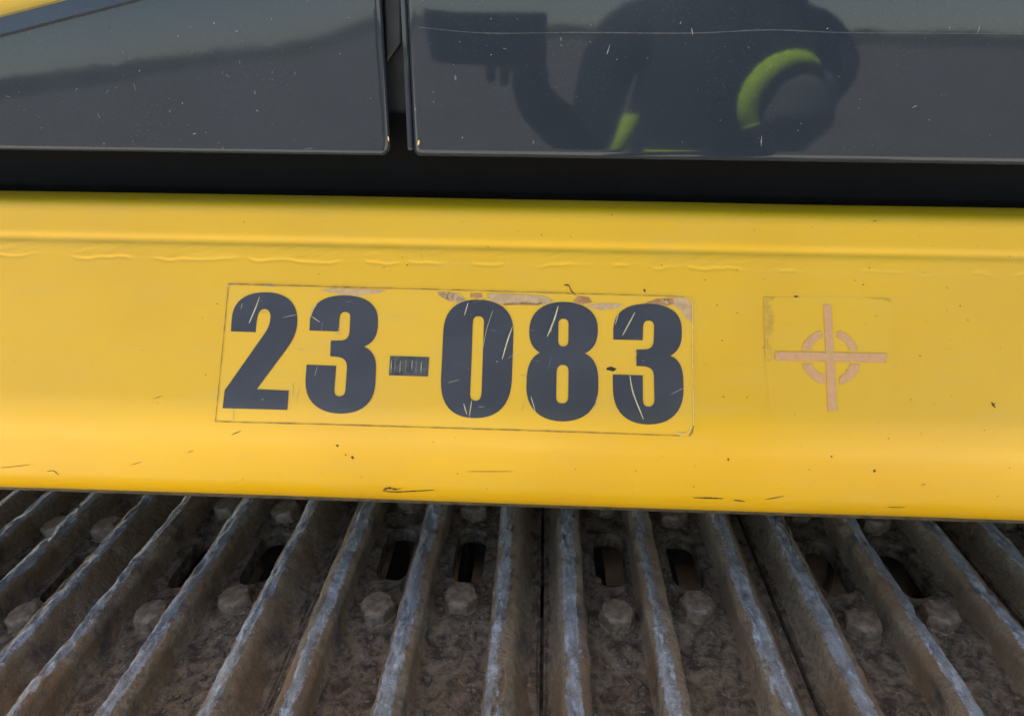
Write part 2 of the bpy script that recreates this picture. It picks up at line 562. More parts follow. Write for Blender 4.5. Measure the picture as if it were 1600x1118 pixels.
# sloping shoulder of the front cover, above it the yellow bodywork
ax, az = on_plane_y(0, 24, PY); bx, bz = on_plane_y(92, 0, PY)
sl_ = (bz - az) / (bx - ax)
def shoulder(x):
    return az + (x - ax) * sl_

pl = cover_panel('cover_panel', -2.2, XL, ZB, False, True, .006, .004, warpL, .0065)
# clip the front cover along the shoulder line
def clip_obj(o, p, n):
    bm = bmesh.new(); bm.from_mesh(o.data)
    bmesh.ops.bisect_plane(bm, geom=bm.verts[:] + bm.edges[:] + bm.faces[:], plane_co=Vector(p) - Vector(BO), plane_no=n, clear_outer=True)
    bm.to_mesh(o.data); bm.free()
nrm = Vector((-sl_, 0, 1)).normalized()
clip_obj(pl, (ax, PY, az), nrm)
tag(pl, label='charcoal glossy cover with sloping top edge')
pr = cover_panel('cover_panel', XR, 2.4, ZBR + .0005, True, False, .007, .0055, warpR, .003)
tag(pr, label='charcoal glossy cover mirroring the photographer')
# rim strip along the shoulder and yellow sheet behind
L = 2.6
def along(t, off, y):
    return (ax + t * 1.0 + off * nrm.x, y, az + t * sl_ + off * nrm.z)
rv = []
for t in (-2.0, L):
    rv += [along(t, -.0125, PY - .0036), along(t, -.0135, PY + .004), along(t, -.002, PY - .0030), along(t, .0006, PY + .004), along(t, .0006, PY + .02)]
rf = [(0, 1, 6, 5), (0, 5, 7, 2), (2, 7, 8, 3), (3, 8, 9, 4)]
bpart('panel_rim', rv, rf, PANEL, pl, smooth=False)
acc = ([], []); add_box(acc, -2.2, XL - .03, PY + .016, PY + .03, ZB + .06, ZTOP)
bpart('body_sheet', *acc, YEL, smooth=False)
acc = ([], []); add_box(acc, -2.2, 2.4, PY + .05, 3.0, ZB - .02, ZTOP - .002)
bpart('body_shell', *acc, YEL, smooth=False)

# ---- black seal under the covers and in the joint between them
sv = rounded([(PY + .05, CAMZ - .1120), (PY + .024, CAMZ - .1120), (PY + .019, CAMZ - .105), (PY + .022, CAMZ - .090), (PY + .022, ZB + .03)],
             [0, .002, .004, .004, 0])
X2 = np.linspace(-2.2, 2.4, 140)
V = np.array([(x, p[0] + .0006 * nw3(x * 14, 2.0) * (i > 1), p[1]) for x in X2 for i, p in enumerate(sv)])
bpart('rubber_seal', V, grid_faces(len(X2), len(sv)), RUBBER)
acc = ([], []); add_box(acc, XL - .02, XR + .02, PY + .026, PY + .034, ZB - .004, ZTOP)
bpart('joint_post', *acc, simple('joint_black', (.006, .0065, .0075), .6, var=.4), smooth=False)
# flange of the right cover inside the joint, and a folded bracket beside it
fx0 = on_plane_y(632, 200, PY)[0]
acc = ([], []); add_box(acc, fx0, XR - .0005, PY + .006, PY + .02, ZBR + .004, ZTOP)
bevel_obj(bpart('panel_flange', *acc, PANEL, pr, smooth=False), .002)
b0 = on_plane_y(604, 100, PY + .014); b1 = on_plane_y(628, 66, PY + .014); bt = on_plane_y(627, -60, PY + .014); bl = on_plane_y(598, -60, PY + .014)
bv = [(b0[0], PY + .012, b0[1]), (b1[0], PY + .012, b1[1]), (bt[0], PY + .012, bt[1]), (bl[0], PY + .012, bl[1])]
bv += [(x, PY + .022, z) for x, y, z in bv]
bevel_obj(bpart('joint_bracket', bv, [(0, 1, 2, 3), (7, 6, 5, 4), (0, 4, 5, 1), (1, 5, 6, 2), (2, 6, 7, 3), (3, 7, 4, 0)],
      simple('bracket_grey', (.008, .0085, .0085), .6, var=.3), smooth=False), .0015)

# ------------------------------------------------------------------ flat marks laid on the frame's skin
def bez(path, n=10):
    """path: list of ('L',(x,y)) / ('C',a,b,c), first item a point"""
    pts = [np.array(path[0], float)]
    for it in path[1:]:
        if it[0] == 'L': pts.append(np.array(it[1], float))
        else:
            p0 = pts[-1]; a, b, c = [np.array(q, float) for q in it[1:]]
            for t in np.linspace(0, 1, n + 1)[1:]:
                pts.append((1 - t) ** 3 * p0 + 3 * (1 - t) ** 2 * t * a + 3 * (1 - t) * t * t * b + t ** 3 * c)
    return pts

def inside(P, poly):
    x, y = P
    c = False
    n = len(poly)
    for i in range(n):
        x0, y0 = poly[i]; x1, y1 = poly[i - 1]
        if (y0 > y) != (y1 > y) and x < (x1 - x0) * (y - y0) / (y1 - y0) + x0:
            c = not c
    return c

def skin_patch(name, loops_px, m, off, parent, cell=.0032):
    """loops in photograph pixels -> a thin film following the curved skin"""
    loops = []
    for lp in loops_px:
        dense = []
        for i, p in enumerate(lp):
            q2 = lp[(i + 1) % len(lp)]; n = max(1, int(math.dist(p, q2) / 5))
            dense += [(p[0] + (q2[0] - p[0]) * k / n, p[1] + (q2[1] - p[1]) * k / n) for k in range(n)]
        q = [to_surf(*p) for p in dense]
        loops.append([q[i] for i in range(len(q)) if i == 0 or math.dist(q[i], q[i - 1]) > 1e-5])
    verts, edges = [], []
    for lp in loops:
        b = len(verts)
        verts += [Vector(p) for p in lp]
        edges += [(b + i, b + (i + 1) % len(lp)) for i in range(len(lp))]
    A = np.array(verts); x0, y0 = A.min(0); x1, y1 = A.max(0)
    for gx_ in np.arange(x0 + cell / 2, x1, cell):
        for gy_ in np.arange(y0 + cell / 2, y1, cell):
            if np.min((A[:, 0] - gx_) ** 2 + (A[:, 1] - gy_) ** 2) > (cell * .45) ** 2: verts.append(Vector((gx_, gy_)))
    r = delaunay_2d_cdt(verts, edges, [], 0, 1e-7)
    vo = np.array([tuple(v) for v in r[0]]); fc = []
    for f in r[2]:
        q0, q1, q2 = vo[list(f)][:3]
        ar = abs((q1[0] - q0[0]) * (q2[1] - q0[1]) - (q1[1] - q0[1]) * (q2[0] - q0[0]))
        if ar < 3e-5 * max(math.dist(q0, q1), math.dist(q1, q2), math.dist(q2, q0)): continue      # slivers
        c = vo[list(f)].mean(0)
        k = sum(inside(c, lp) for lp in loops)
        if k % 2: fc.append(tuple(f))
    used = sorted({i for f in fc for i in f}); mp = {u: i for i, u in enumerate(used)}
    vo = vo[used]; fc = [tuple(mp[i] for i in f) for f in fc]
    W = surf(vo[:, 0], vo[:, 1], off)
    o = bpart(name, W, fc, m, parent)
    me = o.data
    # face outwards
    if me.polygons and sum(p.normal.y * p.area for p in me.polygons) > 0:
        me.flip_normals()
    return o

def C3(p): return (320 + p[0] / 3.8095, 420 + p[1] / 3.8095)
def C4(p): return (680 + p[0] / 3.7209, 420 + p[1] / 3.7209)
def C5(p): return (1150 + p[0] / 4.66, 430 + p[1] / 4.66)

decal = skin_patch('number_decal', [[(358, 444), (500, 448), (700, 453), (900, 459), (1070, 463.5), (1078, 464), (1081, 468), (1082, 560),
        (1083.5, 664), (1081, 675), (1076, 681), (1068, 680), (1020, 678.5), (800, 671), (560, 664), (337, 658), (347, 560)]],
        DECAL, .00022, body)
tag(decal, label='yellow vinyl sticker with dark number 23-083')

two = [(158, 372), ('L', (305, 377)), ('C', (307, 335), (311, 300), (319, 275)), ('C', (327, 248), (343, 239), (358, 239)), ('C', (384, 240), (394, 262), (393, 290)),
       ('C', (391, 325), (380, 350), (362, 380)), ('L', (120, 722)), ('L', (107, 828)), ('L', (492, 838)), ('L', (501, 724)), ('L', (310, 716)), ('L', (480, 488)),
       ('C', (525, 428), (552, 380), (553, 305)), ('C', (553, 195), (480, 140), (360, 141)), ('C', (240, 142), (170, 195), (163, 300))]
three = [(624, 367), ('L', (799, 373)), ('L', (803, 300)), ('C', (806, 268), (818, 257), (838, 257)), ('C', (858, 257), (868, 268), (867, 290)), ('L', (863, 370)),
         ('C', (860, 412), (842, 426), (805, 427)), ('L', (752, 427)), ('L', (747, 520)), ('L', (785, 523)), ('C', (835, 527), (848, 550), (847, 595)), ('L', (838, 715)),
         ('C', (836, 745), (825, 758), (802, 758)), ('C', (780, 758), (770, 745), (772, 715)), ('L', (783, 577)), ('L', (607, 570)), ('L', (600, 665)),
         ('C', (595, 800), (690, 860), (815, 860)), ('C', (945, 858), (1010, 790), (1016, 680)), ('L', (1020, 590)), ('C', (1022, 530), (1000, 485), (948, 463)),
         ('C', (1005, 440), (1028, 400), (1031, 340)), ('L', (1032, 300)), ('C', (1030, 210), (960, 160), (830, 159)), ('C', (710, 160), (640, 205), (629, 295))]
zero_o = [(242, 180), ('C', (375, 180), (458, 240), (455, 370)), ('L', (446, 640)), ('C', (440, 790), (370, 866), (230, 866)), ('C', (95, 864), (30, 790), (34, 650)),
          ('L', (48, 360)), ('C', (55, 235), (130, 180), (242, 180))]
zero_i = [(252, 276), ('C', (275, 276), (285, 290), (284, 315)), ('L', (270, 715)), ('C', (268, 750), (258, 766), (237, 766)), ('C', (213, 766), (203, 752), (204, 725)),
          ('L', (219, 315)), ('C', (220, 288), (230, 276), (252, 276))]
eight_o = [(745, 193), ('C', (865, 193), (945, 250), (945, 345)), ('C', (947, 420), (925, 465), (870, 492)), ('C', (925, 515), (948, 570), (948, 650)), ('L', (948, 690)),
           ('C', (945, 815), (870, 885), (740, 885)), ('C', (610, 883), (530, 810), (530, 690)), ('L', (532, 640)), ('C', (535, 560), (560, 512), (609, 487)),
           ('C', (565, 462), (546, 425), (547, 360)), ('C', (548, 250), (630, 193), (745, 193))]
eight_a = [(745, 290), ('C', (765, 290), (775, 302), (775, 325)), ('L', (774, 415)), ('C', (773, 440), (763, 451), (744, 451)), ('C', (725, 451), (715, 440), (715, 415)),
           ('L', (716, 325)), ('C', (716, 302), (726, 290), (745, 290))]
eight_b = [(742, 558), ('C', (765, 558), (775, 572), (775, 598)), ('L', (773, 742)), ('C', (772, 770), (760, 782), (738, 782)), ('C', (714, 782), (703, 770), (703, 742)),
           ('L', (706, 598)), ('C', (707, 572), (720, 558), (742, 558))]
three2 = [(1035, 411), ('L', (1206, 415)), ('L', (1208, 340)), ('C', (1210, 312), (1220, 301), (1240, 301)), ('C', (1262, 301), (1272, 314), (1272, 338)), ('L', (1270, 415)),
          ('C', (1268, 452), (1252, 468), (1215, 469)), ('L', (1169, 469)), ('L', (1169, 564)), ('L', (1210, 566)), ('C', (1255, 570), (1271, 590), (1271, 630)), ('L', (1274, 755)),
          ('C', (1274, 786), (1262, 801), (1240, 801)), ('C', (1218, 801), (1207, 786), (1207, 757)), ('L', (1206, 619)), ('L', (1032, 614)), ('L', (1033, 700)),
          ('C', (1035, 835), (1115, 903), (1245, 903)), ('C', (1375, 900), (1443, 825), (1443, 700)), ('L', (1442, 650)), ('C', (1440, 575), (1420, 525), (1366, 505)),
          ('C', (1412, 480), (1433, 440), (1433, 375)), ('L', (1432, 340)), ('C', (1428, 250), (1350, 203), (1235, 203)), ('C', (1110, 205), (1040, 250), (1035, 350))]
OFFD = .00060
for paths, cv in (([two], C3), ([three], C3), ([zero_o, zero_i], C4), ([eight_o, eight_a, eight_b], C4), ([three2], C4)):
    loops = [[cv(p) for p in bez(q)] for q in paths]
    skin_patch('digit', loops, VINYL, OFFD, decal)
skin_patch('hyphen', [[C3(p) for p in ((1104, 518), (1336, 525), (1329, 640), (1097, 633))]], HYPHEN, OFFD, decal)

def stroke(pts, w0, w1=None, sub=6, jit=0.0):
    """tapered line as a closed loop, pixel units"""
    P = [np.array(p, float) for p in pts]
    if len(P) > 2:
        Q = []
        for i in range(len(P) - 1):
            a = P[max(i - 1, 0)]; b = P[i]; c = P[i + 1]; d = P[min(i + 2, len(P) - 1)]
            for t in np.linspace(0, 1, sub, endpoint=False):
                Q.append(.5 * ((2 * b) + (c - a) * t + (2 * a - 5 * b + 4 * c - d) * t * t + (3 * b - a - 3 * c + d) * t ** 3))
        P = Q + [P[-1]]
    else:
        P = [P[0] + (P[1] - P[0]) * t for t in np.linspace(0, 1, 7)]
    n = len(P); Lft, Rgt = [], []
    for i, p in enumerate(P):
        d = P[min(i + 1, n - 1)] - P[max(i - 1, 0)]; d /= np.linalg.norm(d) + 1e-9
        q = np.array([-d[1], d[0]])
        t = i / (n - 1)
        w = (w0 if w1 is None else w0 + (w1 - w0) * t) * (1 if w1 is not None else (math.sin(math.pi * (.06 + .88 * t)) ** .6))
        w *= 1 + jit * random.uniform(-1, 1)
        Lft.append(tuple(p + q * w / 2)); Rgt.append(tuple(p - q * w / 2))
    return Lft + Rgt[::-1]

def blob(c, rx, ry, n=12, jit=.3, rot=0):
    out = []
    for i in range(n):
        a = 2 * math.pi * i / n; r = 1 + random.uniform(-jit, jit)
        x, y = rx * r * math.cos(a), ry * r * math.sin(a)
        out.append((c[0] + x * math.cos(rot) - y * math.sin(rot), c[1] + x * math.sin(rot) + y * math.cos(rot)))
    return out

OFS = .00085
# scratches through the digits
for pts, w in (([(330, 167), (305, 235), (266, 325)], 7), ([(678, 197), (645, 250), (633, 290)], 4), ([(640, 285), (688, 318)], 4), ([(672, 578), (655, 640)], 2.5)):
    skin_patch('scratch', [[tuple(q) for q in stroke([C3(p) for p in pts], w / 3.8)]], SCR_L, OFS, decal, cell=.01)
for pts, w in (([(192, 197), (170, 272)], 5), ([(450, 335), (420, 420), (390, 526)], 8), ([(715, 217), (690, 300), (651, 395)], 9), ([(1160, 254), (1125, 320), (1089, 386)], 8),
               ([(1068, 255), (1045, 325)], 5), ([(1131, 618), (1150, 720), (1210, 873)], 8), ([(166, 782), (185, 845)], 6), ([(213, 765), (198, 862)], 5),
               ([(556, 740), (583, 828)], 5), ([(337, 240), (300, 350), (278, 460)], 3)):
    skin_patch('scratch', [[tuple(q) for q in stroke([C4(p) for p in pts], w / 3.72)]], SCR_L, OFS, decal, cell=.01)
for k in range(26):                                   # fine rubbed lines across the number
    x = random.uniform(350, 1060); y = random.uniform(470, 645); a = random.choice([-.35, 1.9, 1.75, .1]) + random.uniform(-.15, .15); l = random.uniform(8, 30)
    skin_patch('scratch', [[tuple(q) for q in stroke([(x, y), (x + l * math.cos(a), y + l * math.sin(a))], .55)]], SCR_W if k % 3 else SCR_L, OFS, decal, cell=.02)
for k in range(7):
    x = 612 + k * 8 + random.uniform(-2, 2)
    skin_patch('scratch', [[tuple(q) for q in stroke([(x, 559 + random.uniform(0, 5)), (x - 1, 583 + random.uniform(-5, 1))], .8, jit=.3)]], SCR_W if k % 2 else SCR_L, OFS, decal, cell=.02)

# decal border: dirt caught along the edge, pale lifted film
def edge_line(pts, w, m, jit=.5):
    P = []
    for a, b in zip(pts[:-1], pts[1:]):
        n = max(2, int(math.dist(a, b) / 9))
        for t in np.linspace(0, 1, n, endpoint=False):
            P.append((a[0] + (b[0] - a[0]) * t, a[1] + (b[1] - a[1]) * t + random.uniform(-.15, .15)))
    P.append(pts[-1])
    lp = []
    A = [np.array(p) for p in P]; n = len(A)
    l, r = [], []
    for i, p in enumerate(A):
        d = A[min(i + 1, n - 1)] - A[max(i - 1, 0)]; d /= np.linalg.norm(d) + 1e-9
        q = np.array([-d[1], d[0]]); ww = w * (1 + jit * random.uniform(-1, 1)) / 2
        l.append(tuple(p + q * ww)); r.append(tuple(p - q * ww))
    skin_patch('decal_edge', [l + r[::-1]], m, OFS, decal, cell=.05)
edge_line([(358, 444), (560, 449.5)], 1.5, EDGE_D)
edge_line([(560, 449.5), (700, 453), (900, 459), (1068, 463.5)], 1.0, EDGE_D)
edge_line([(358, 444), (347, 560), (337, 658)], 1.0, EDGE_D, .6)
edge_line([(337, 658), (560, 664), (800, 671), (1020, 678.5), (1062, 680)], 1.1, EDGE_D, .5)
edge_line([(1081.5, 468), (1082, 560), (1083.5, 664)], 1.0, EDGE_L, .5)
edge_line([(1083.5, 664), (1081, 675), (1076, 681)], 1.6, EDGE_D, .5)
edge_line([(1080, 664), (1078, 671), (1073, 677), (1056, 676)], 1.4, EDGE_L, .5)
edge_line([(352, 452), (358, 446.5), (370, 446)], 1.3, EDGE_L, .5)
# peeled pieces of film under the top edge
for pts in ([(690, 128), (760, 118), (930, 122), (1080, 128), (1040, 146), (960, 154), (880, 160), (820, 152), (740, 140)],
            [(1385, 140), (1450, 138), (1520, 150), (1550, 180), (1500, 200), (1450, 192), (1410, 165)],
            [(330, 96), (400, 100), (440, 103), (400, 111), (350, 106)]):
    skin_patch('film_remnant', [[C3(p) for p in pts]], PEEL, .00048, decal, cell=.0035)
for pts, m in (([(10, 135), (90, 138), (150, 160), (180, 185), (130, 200), (60, 175), (20, 155)], PEEL),
            ([(205, 142), (270, 142), (275, 165), (240, 172), (205, 165)], PEEL2),
            ([(300, 145), (400, 145), (520, 150), (640, 160), (690, 188), (640, 208), (520, 208), (400, 210), (350, 195), (310, 170)], PEEL),
            ([(380, 190), (500, 192), (640, 193), (600, 212), (480, 210), (400, 212)], PEEL2),
            ([(800, 190), (830, 158), (890, 165), (915, 195), (860, 205), (830, 200)], PEEL2),
            ([(880, 215), (960, 200), (1090, 204), (1060, 232), (960, 240), (900, 226)], PEEL),
            ([(1215, 200), (1290, 175), (1380, 172), (1390, 200), (1350, 215), (1290, 205)], PEEL2),
            ([(1300, 178), (1400, 165), (1470, 172), (1488, 230), (1490, 310), (1455, 285), (1432, 240), (1390, 215), (1340, 200)], PEEL)):
    skin_patch('film_remnant', [[C4(p) for p in pts]], m, .00048, decal, cell=.0035)

# target mark and its faded film square
patch = skin_patch('target_film', [[C5(p) for p in ((200, 158), (600, 156), (1132, 166), (1150, 600), (1165, 1050), (700, 1062), (560, 1066), (250, 1040), (215, 640))]], PATCH, .00014, body)
tag(patch, label='faded square film with a pale crosshair mark')
for pts in ([(637, 213), (690, 215), (700, 350), (712, 560), (724, 780), (738, 988), (704, 984), (670, 992), (658, 700), (648, 430)],):
    skin_patch('crosshair_bar', [[C5(p) for p in pts]], MARK, .00050, patch)
skin_patch('crosshair_bar', [[C5(p) for p in ((285, 556), (650, 562), (1098, 570), (1090, 635), (700, 628), (283, 620))]], MARK, .00060, patch)
for pts in ([(474, 545), (492, 500), (520, 462), (560, 428), (600, 408), (624, 403), (627, 455), (596, 468), (567, 492), (550, 520), (545, 546)],
            [(738, 405), (775, 413), (815, 435), (852, 475), (875, 515), (890, 548), (830, 548), (812, 512), (790, 485), (762, 465), (735, 455)],
            [(902, 650), (888, 700), (860, 740), (820, 772), (780, 792), (752, 800), (754, 742), (785, 722), (812, 692), (830, 648)],
            [(478, 645), (500, 690), (530, 730), (570, 764), (610, 785), (642, 795), (645, 728), (612, 715), (585, 695), (562, 668), (550, 645)]):
    skin_patch('ring_arc', [[C5(p) for p in pts]], MARK, .00050, patch)
rl = [(200, 160), (285, 160), (255, 190)]
for y in range(200, 620, 14):
    rl.append((250 + 22 * math.sin(y * .021 + 1.2) + random.uniform(-12, 14) + (18 if 380 < y < 470 else 0), y))
rl += [(250, 625), (213, 622), (206, 400)]
skin_patch('glue_residue', [[C5(p) for p in rl]], RESID, .00040, patch)
skin_patch('glue_residue', [[C5(p) for p in ((940, 163), (1030, 166), (1130, 172), (1126, 192), (1095, 180), (1020, 172))]], RESID, .00040, patch)

# chips, rust scratches and dead insects on the yellow paint
def mark(name, pts, m, w=None, jit=.2):
    lp = stroke(pts, w, jit=jit) if w else pts
    skin_patch(name, [[tuple(q) for q in lp]], m, .0003, body, cell=.02)
mark('paint_scratch', [(597, 766), (615, 768), (640, 767), (678, 765)], CHIP, 1.6)
mark('paint_scratch', [(599, 765), (607, 762), (622, 764)], CHIP, 2.6, .6)
mark('paint_scratch', [(612, 766), (628, 762)], CHIP, 1.0)
mark('paint_scratch', [(1083, 776.5), (1105, 777), (1130, 778)], CHIP, 2.0)
mark('paint_scratch', [(1146, 780), (1164, 782.5)], CHIP, 1.8)
mark('paint_scratch', [(1196, 779.5), (1210, 777), (1225, 774)], CHIP, 1.2)
mark('paint_scratch', [(1387, 791.5), (1402, 792), (1413, 792)], CHIP, .9)
mark('paint_scratch', [(889, 446), (893, 455), (900, 461)], CHIP, 2.0)
mark('paint_chip', blob((886, 445.5), 4.5, 1.4), CHIP)
mark('paint_scratch', [(362, 679), (376, 673)], CHIP, 1.2)
mark('paint_scratch', [(293, 707), (303, 703)], CHIP, .8)
mark('paint_scratch', [(240, 623), (254, 618)], CHIP, .7)
mark('paint_scratch', [(2, 730), (25, 728), (48, 725)], CHIP, .7)
mark('paint_scratch', [(74, 736), (84, 735), (92, 742)], CHIP, 1.0)
mark('paint_scratch', [(205, 726), (222, 721)], CHIP, .7)
mark('paint_scratch', [(730, 736), (800, 736)], EDGE_D, .9)
mark('paint_chip', blob((955, 576.5), 7, 3.2, rot=.1), CHIPD)
mark('paint_chip', blob((1244, 463), 3.6, 1.4), CHIPD)
mark('paint_chip', blob((527, 696), 2, 1.8), CHIP)
mark('paint_chip', blob((551, 714), 2, 2.4), CHIP)
mark('paint_chip', blob((540, 710), 1.2, 1), CHIP)
mark('paint_chip', blob((1138, 717), 1.6, 2), CHIP)
mark('paint_chip', blob((1299, 712.5), 1.5, 1.5), CHIP)
mark('paint_chip', blob((1366, 735), 1.8, 2.3), CHIPD)
mark('paint_scratch', [(1549, 628), (1551, 632), (1555, 637)], CHIPD, 2.2)
mark('paint_scratch', [(1551, 633), (1555, 629)], CHIPD, 1.2)
mark('paint_chip', blob((1007, 454), 1.4, 2.6, rot=-.3), CHIPD)
mark('paint_scratch', [(1364, 346), (1371, 344)], CHIPD, 1.0)
mark('paint_scratch', [(1440, 757), (1446, 756)], CHIPD, 1.0)
for k in range(46):
    px = 1600 * random.random() ** .7; py = random.uniform(350, 760)
    if 340 < px < 1085 and 445 < py < 680: continue
    mark('paint_chip', blob((px, py), random.uniform(.5, 1.15), random.uniform(.5, 1.15), n=7), random.choice([CHIP, CHIPD]))

# scratches and flecks on the covers
def panel_mark(name, pts, m, w, warp, parent, jit=.3):
    lp = stroke(pts, w, jit=jit)
    n = len(lp) // 2
    V = []
    for p in lp:
        x, z = on_plane_y(p[0], p[1], PY)
        V.append((x, PY - .00015 + float(warp(np.array(x), np.array(z))), z))
    fcs = [(i, i + 1, len(lp) - 2 - i, len(lp) - 1 - i) for i in range(n - 1)]
    o = bpart(name, V, fcs, m, parent)
    return o
PS = simple('panel_scratch', (.05, .054, .058), .5, var=.5, nscale=300)
PF = simple('panel_fleck', (.22, .22, .205), .6, var=.4, nscale=400)
PYF = simple('bare_yellow_fleck', (.72, .48, .12), .5)
panel_mark('scratch', [(655, 43), (760, 52), (900, 51), (1080, 52), (1200, 47), (1310, 51), (1450, 52), (1610, 53)], PS, 1.5, warpR, pr)
for a, b in (((948, 85), (953, 70)), ((1082, 55), (1080, 44)), ((1190, 212), (1189, 228)), ((1425, 168), (1432, 165)), ((1062, 38), (1064, 34)), ((1530, 40), (1526, 52))):
    panel_mark('scratch', [a, b], PF, 1.2, warpR, pr)
for a, b in (((163, 33), (174, 52)), ((188, 78), (197, 88)), ((7, 150), (14, 152)), ((164, 146), (170, 141)), ((208, 130), (212, 142)), ((152, 178), (156, 184)), ((476, 233), (490, 231)), ((460, 118), (462, 112)), ((352, 116), (358, 121))):
    panel_mark('scratch', [a, b], PS, 1.5, warpL, pl)
for k in range(70):
    L_ = random.random() < .5
    x = random.uniform(5, 595) if L_ else random.uniform(660, 1595); y = random.uniform(25, 232)
    if L_ and y < 60 - .3 * x: continue
    a = random.uniform(0, math.pi); l = random.choice([1.5, 2, 2.5, 4, 6])
    panel_mark('fleck', [(x, y), (x + l * math.cos(a), y + l * math.sin(a))], PF if random.random() < .3 else PS, random.uniform(.8, 1.5), warpL if L_ else warpR, pl if L_ else pr)
panel_mark('fleck', [(654.5, 219), (653.5, 227)], PYF, 3.0, warpR, pr)
panel_mark('fleck', [(606.5, 213), (607.5, 221)], PYF, 1.6, warpL, pl)

# ------------------------------------------------------------------ crawler track
PITCH = .216
HTOP = .442                                                # camera above the grouser tread
GH = .0265                                                  # grouser height
ZP = CAMZ - HTOP - GH                                      # shoe plate level
track = empty('crawler_track', (0, .5815, 0))
tag(track, 'worn muddy steel crawler track with triple grouser shoes below yellow frame', 'track')
TC = .5815
SHW = .30

ng = Noise2(31); ng2 = Noise2(32)
def grouser_mesh(u0, outl, outr, seed):
    """outl/outr: foot of the left/right flank"""
    tw = .0082
    p = [(-outl, -.001), (-outl * .80 - tw * .05, .004), (-tw - (outl - tw) * .42, .0135), (-tw - .0030, .026), (-tw + .001, .0312), (-tw * .45, .0328), (0, .033), (tw * .45, .0327), (tw - .001, .031),
         (tw + .0030, .0255), (tw + (outr - tw) * .42, .0132), (outr * .80 + tw * .05, .004), (outr, -.001)]
    P = np.array(p) * np.array([1.0, .803])
    t = np.linspace(0, len(P) - 1, 37)
    pu = np.interp(t, np.arange(len(P)), P[:, 0]); pw = np.interp(t, np.arange(len(P)), P[:, 1])
    pu = np.convolve(np.pad(pu, 1, 'edge'), [.25, .5, .25], 'valid'); pw = np.convolve(np.pad(pw, 1, 'edge'), [.25, .5, .25], 'valid')
    vv = np.concatenate([np.linspace(-SHW, -.235, 8), np.arange(-.232, .11, .0026), np.linspace(.115, SHW, 12)])
    VV, TT = np.meshgrid(vv, np.arange(37), indexing='ij')
    U = pu[TT] + u0; W = pw[TT]
    hf = np.clip(W / .0265, 0, 1)
    r = seed * 7.3
    wob = .0012 * ng.fbm(VV * 22 + r, VV * 0 + r, 3) * hf
    ch = ng2.fbm(VV * 95 + r, TT * .30 + r, 4)
    W = W + hf * (-.0016 * sstep(.25, 1.1, ng.fbm(VV * 30 + r, TT * .12 + r, 3)) * 2 + .0009 * ch)
    U = U + wob + np.sign(pu[TT]) * .0007 * ng.fbm(VV * 120 + r, TT * .4 + 3 + r, 3)
    V = np.stack([U, VV, W], -1).reshape(-1, 3)
    rs = random.Random(seed * 13 + 5)
    ctr = 18 + rs.uniform(-2.6, 2.6); lvl = rs.uniform(-.12, .12)
    edge = np.exp(-((TT - ctr) / rs.uniform(5.0, 7.2)) ** 4)
    wear = np.clip(edge * (.78 + lvl + .30 * ng.fbm(VV * 10 + r, TT * .22 + r, 3) + .16 * sstep(-.10, .08, VV)), 0, 1)
    return V, grid_faces(len(vv), 37), wear.ravel()

def plate_mesh(seed):
    u0, u1 = -.025, .1875
    slots = []
    for uc in (.19 * PITCH, .535 * PITCH):
        L2, W2 = .041, .0155; r = .013
        lp = []
        for cx_, cy_, a0 in ((W2 - r, L2 - r, 0), (-W2 + r, L2 - r, 90), (-W2 + r, -L2 + r, 180), (W2 - r, -L2 + r, 270)):
            for a in np.linspace(a0, a0 + 90, 6):
                lp.append((uc + cx_ + r * math.cos(math.radians(a)), cy_ + r * math.sin(math.radians(a))))
        slots.append(lp)
    outer = [(u0, -SHW), (u1, -SHW), (u1, SHW), (u0, SHW)]
    verts, edges = [], []
    for lp in [outer] + slots:
        b = len(verts); verts += [Vector(p) for p in lp]; edges += [(b + i, b + (i + 1) % len(lp)) for i in range(len(lp))]
    for uu in np.arange(u0 + .0035, u1, .0042):
        for v in np.arange(-.24, .12, .0042):
            if not any(inside((uu, v), s) for s in slots): verts.append(Vector((uu + random.uniform(-.0008, .0008), v + random.uniform(-.0008, .0008))))
    r = delaunay_2d_cdt(verts, edges, [], 0, 1e-7)
    vo = np.array([tuple(v) for v in r[0]])
    fc = [tuple(f) for f in r[2] if not any(inside(vo[list(f)].mean(0), s) for s in slots)]
    q = seed * 3.7
    w = .0016 * ng.fbm(vo[:, 0] * 60 + q, vo[:, 1] * 60 + q, 4) + .0025 * sstep(.2, 1.2, ng2.fbm(vo[:, 0] * 24 + q, vo[:, 1] * 18 + q, 3))
    V = [(a, b, c) for (a, b), c in zip(vo, w)]
    Fc = list(fc)
    def find(p): return int(np.argmin((vo[:, 0] - p[0]) ** 2 + (vo[:, 1] - p[1]) ** 2))
    for lp in slots + [outer[::-1]]:
        idx = [find(p) for p in lp]
        base = len(V)
        V += [(vo[i][0], vo[i][1], -.016) for i in idx]
        n = len(lp)
        for i in range(n):
            j = (i + 1) % n
            Fc.append((idx[i], idx[j], base + j, base + i))
    # lip below the leading edge, notched where the links pass
    for a, b in ((-SHW, -.075), (-.032, .034), (.080, SHW)):
        base = len(V)
        V += [(u0 - .03, a, -.019), (u0 - .03, b, -.019), (u0 - .012, b, -.011), (u0 - .012, a, -.011), (u0 + .004, b, -.008), (u0 + .004, a, -.008), (u0 - .03, a, -.034), (u0 - .03, b, -.034)]
        Fc += [(base, base + 3, base + 2, base + 1), (base + 3, base + 5, base + 4, base + 2), (base + 6, base, base + 1, base + 7)]
    return V, Fc

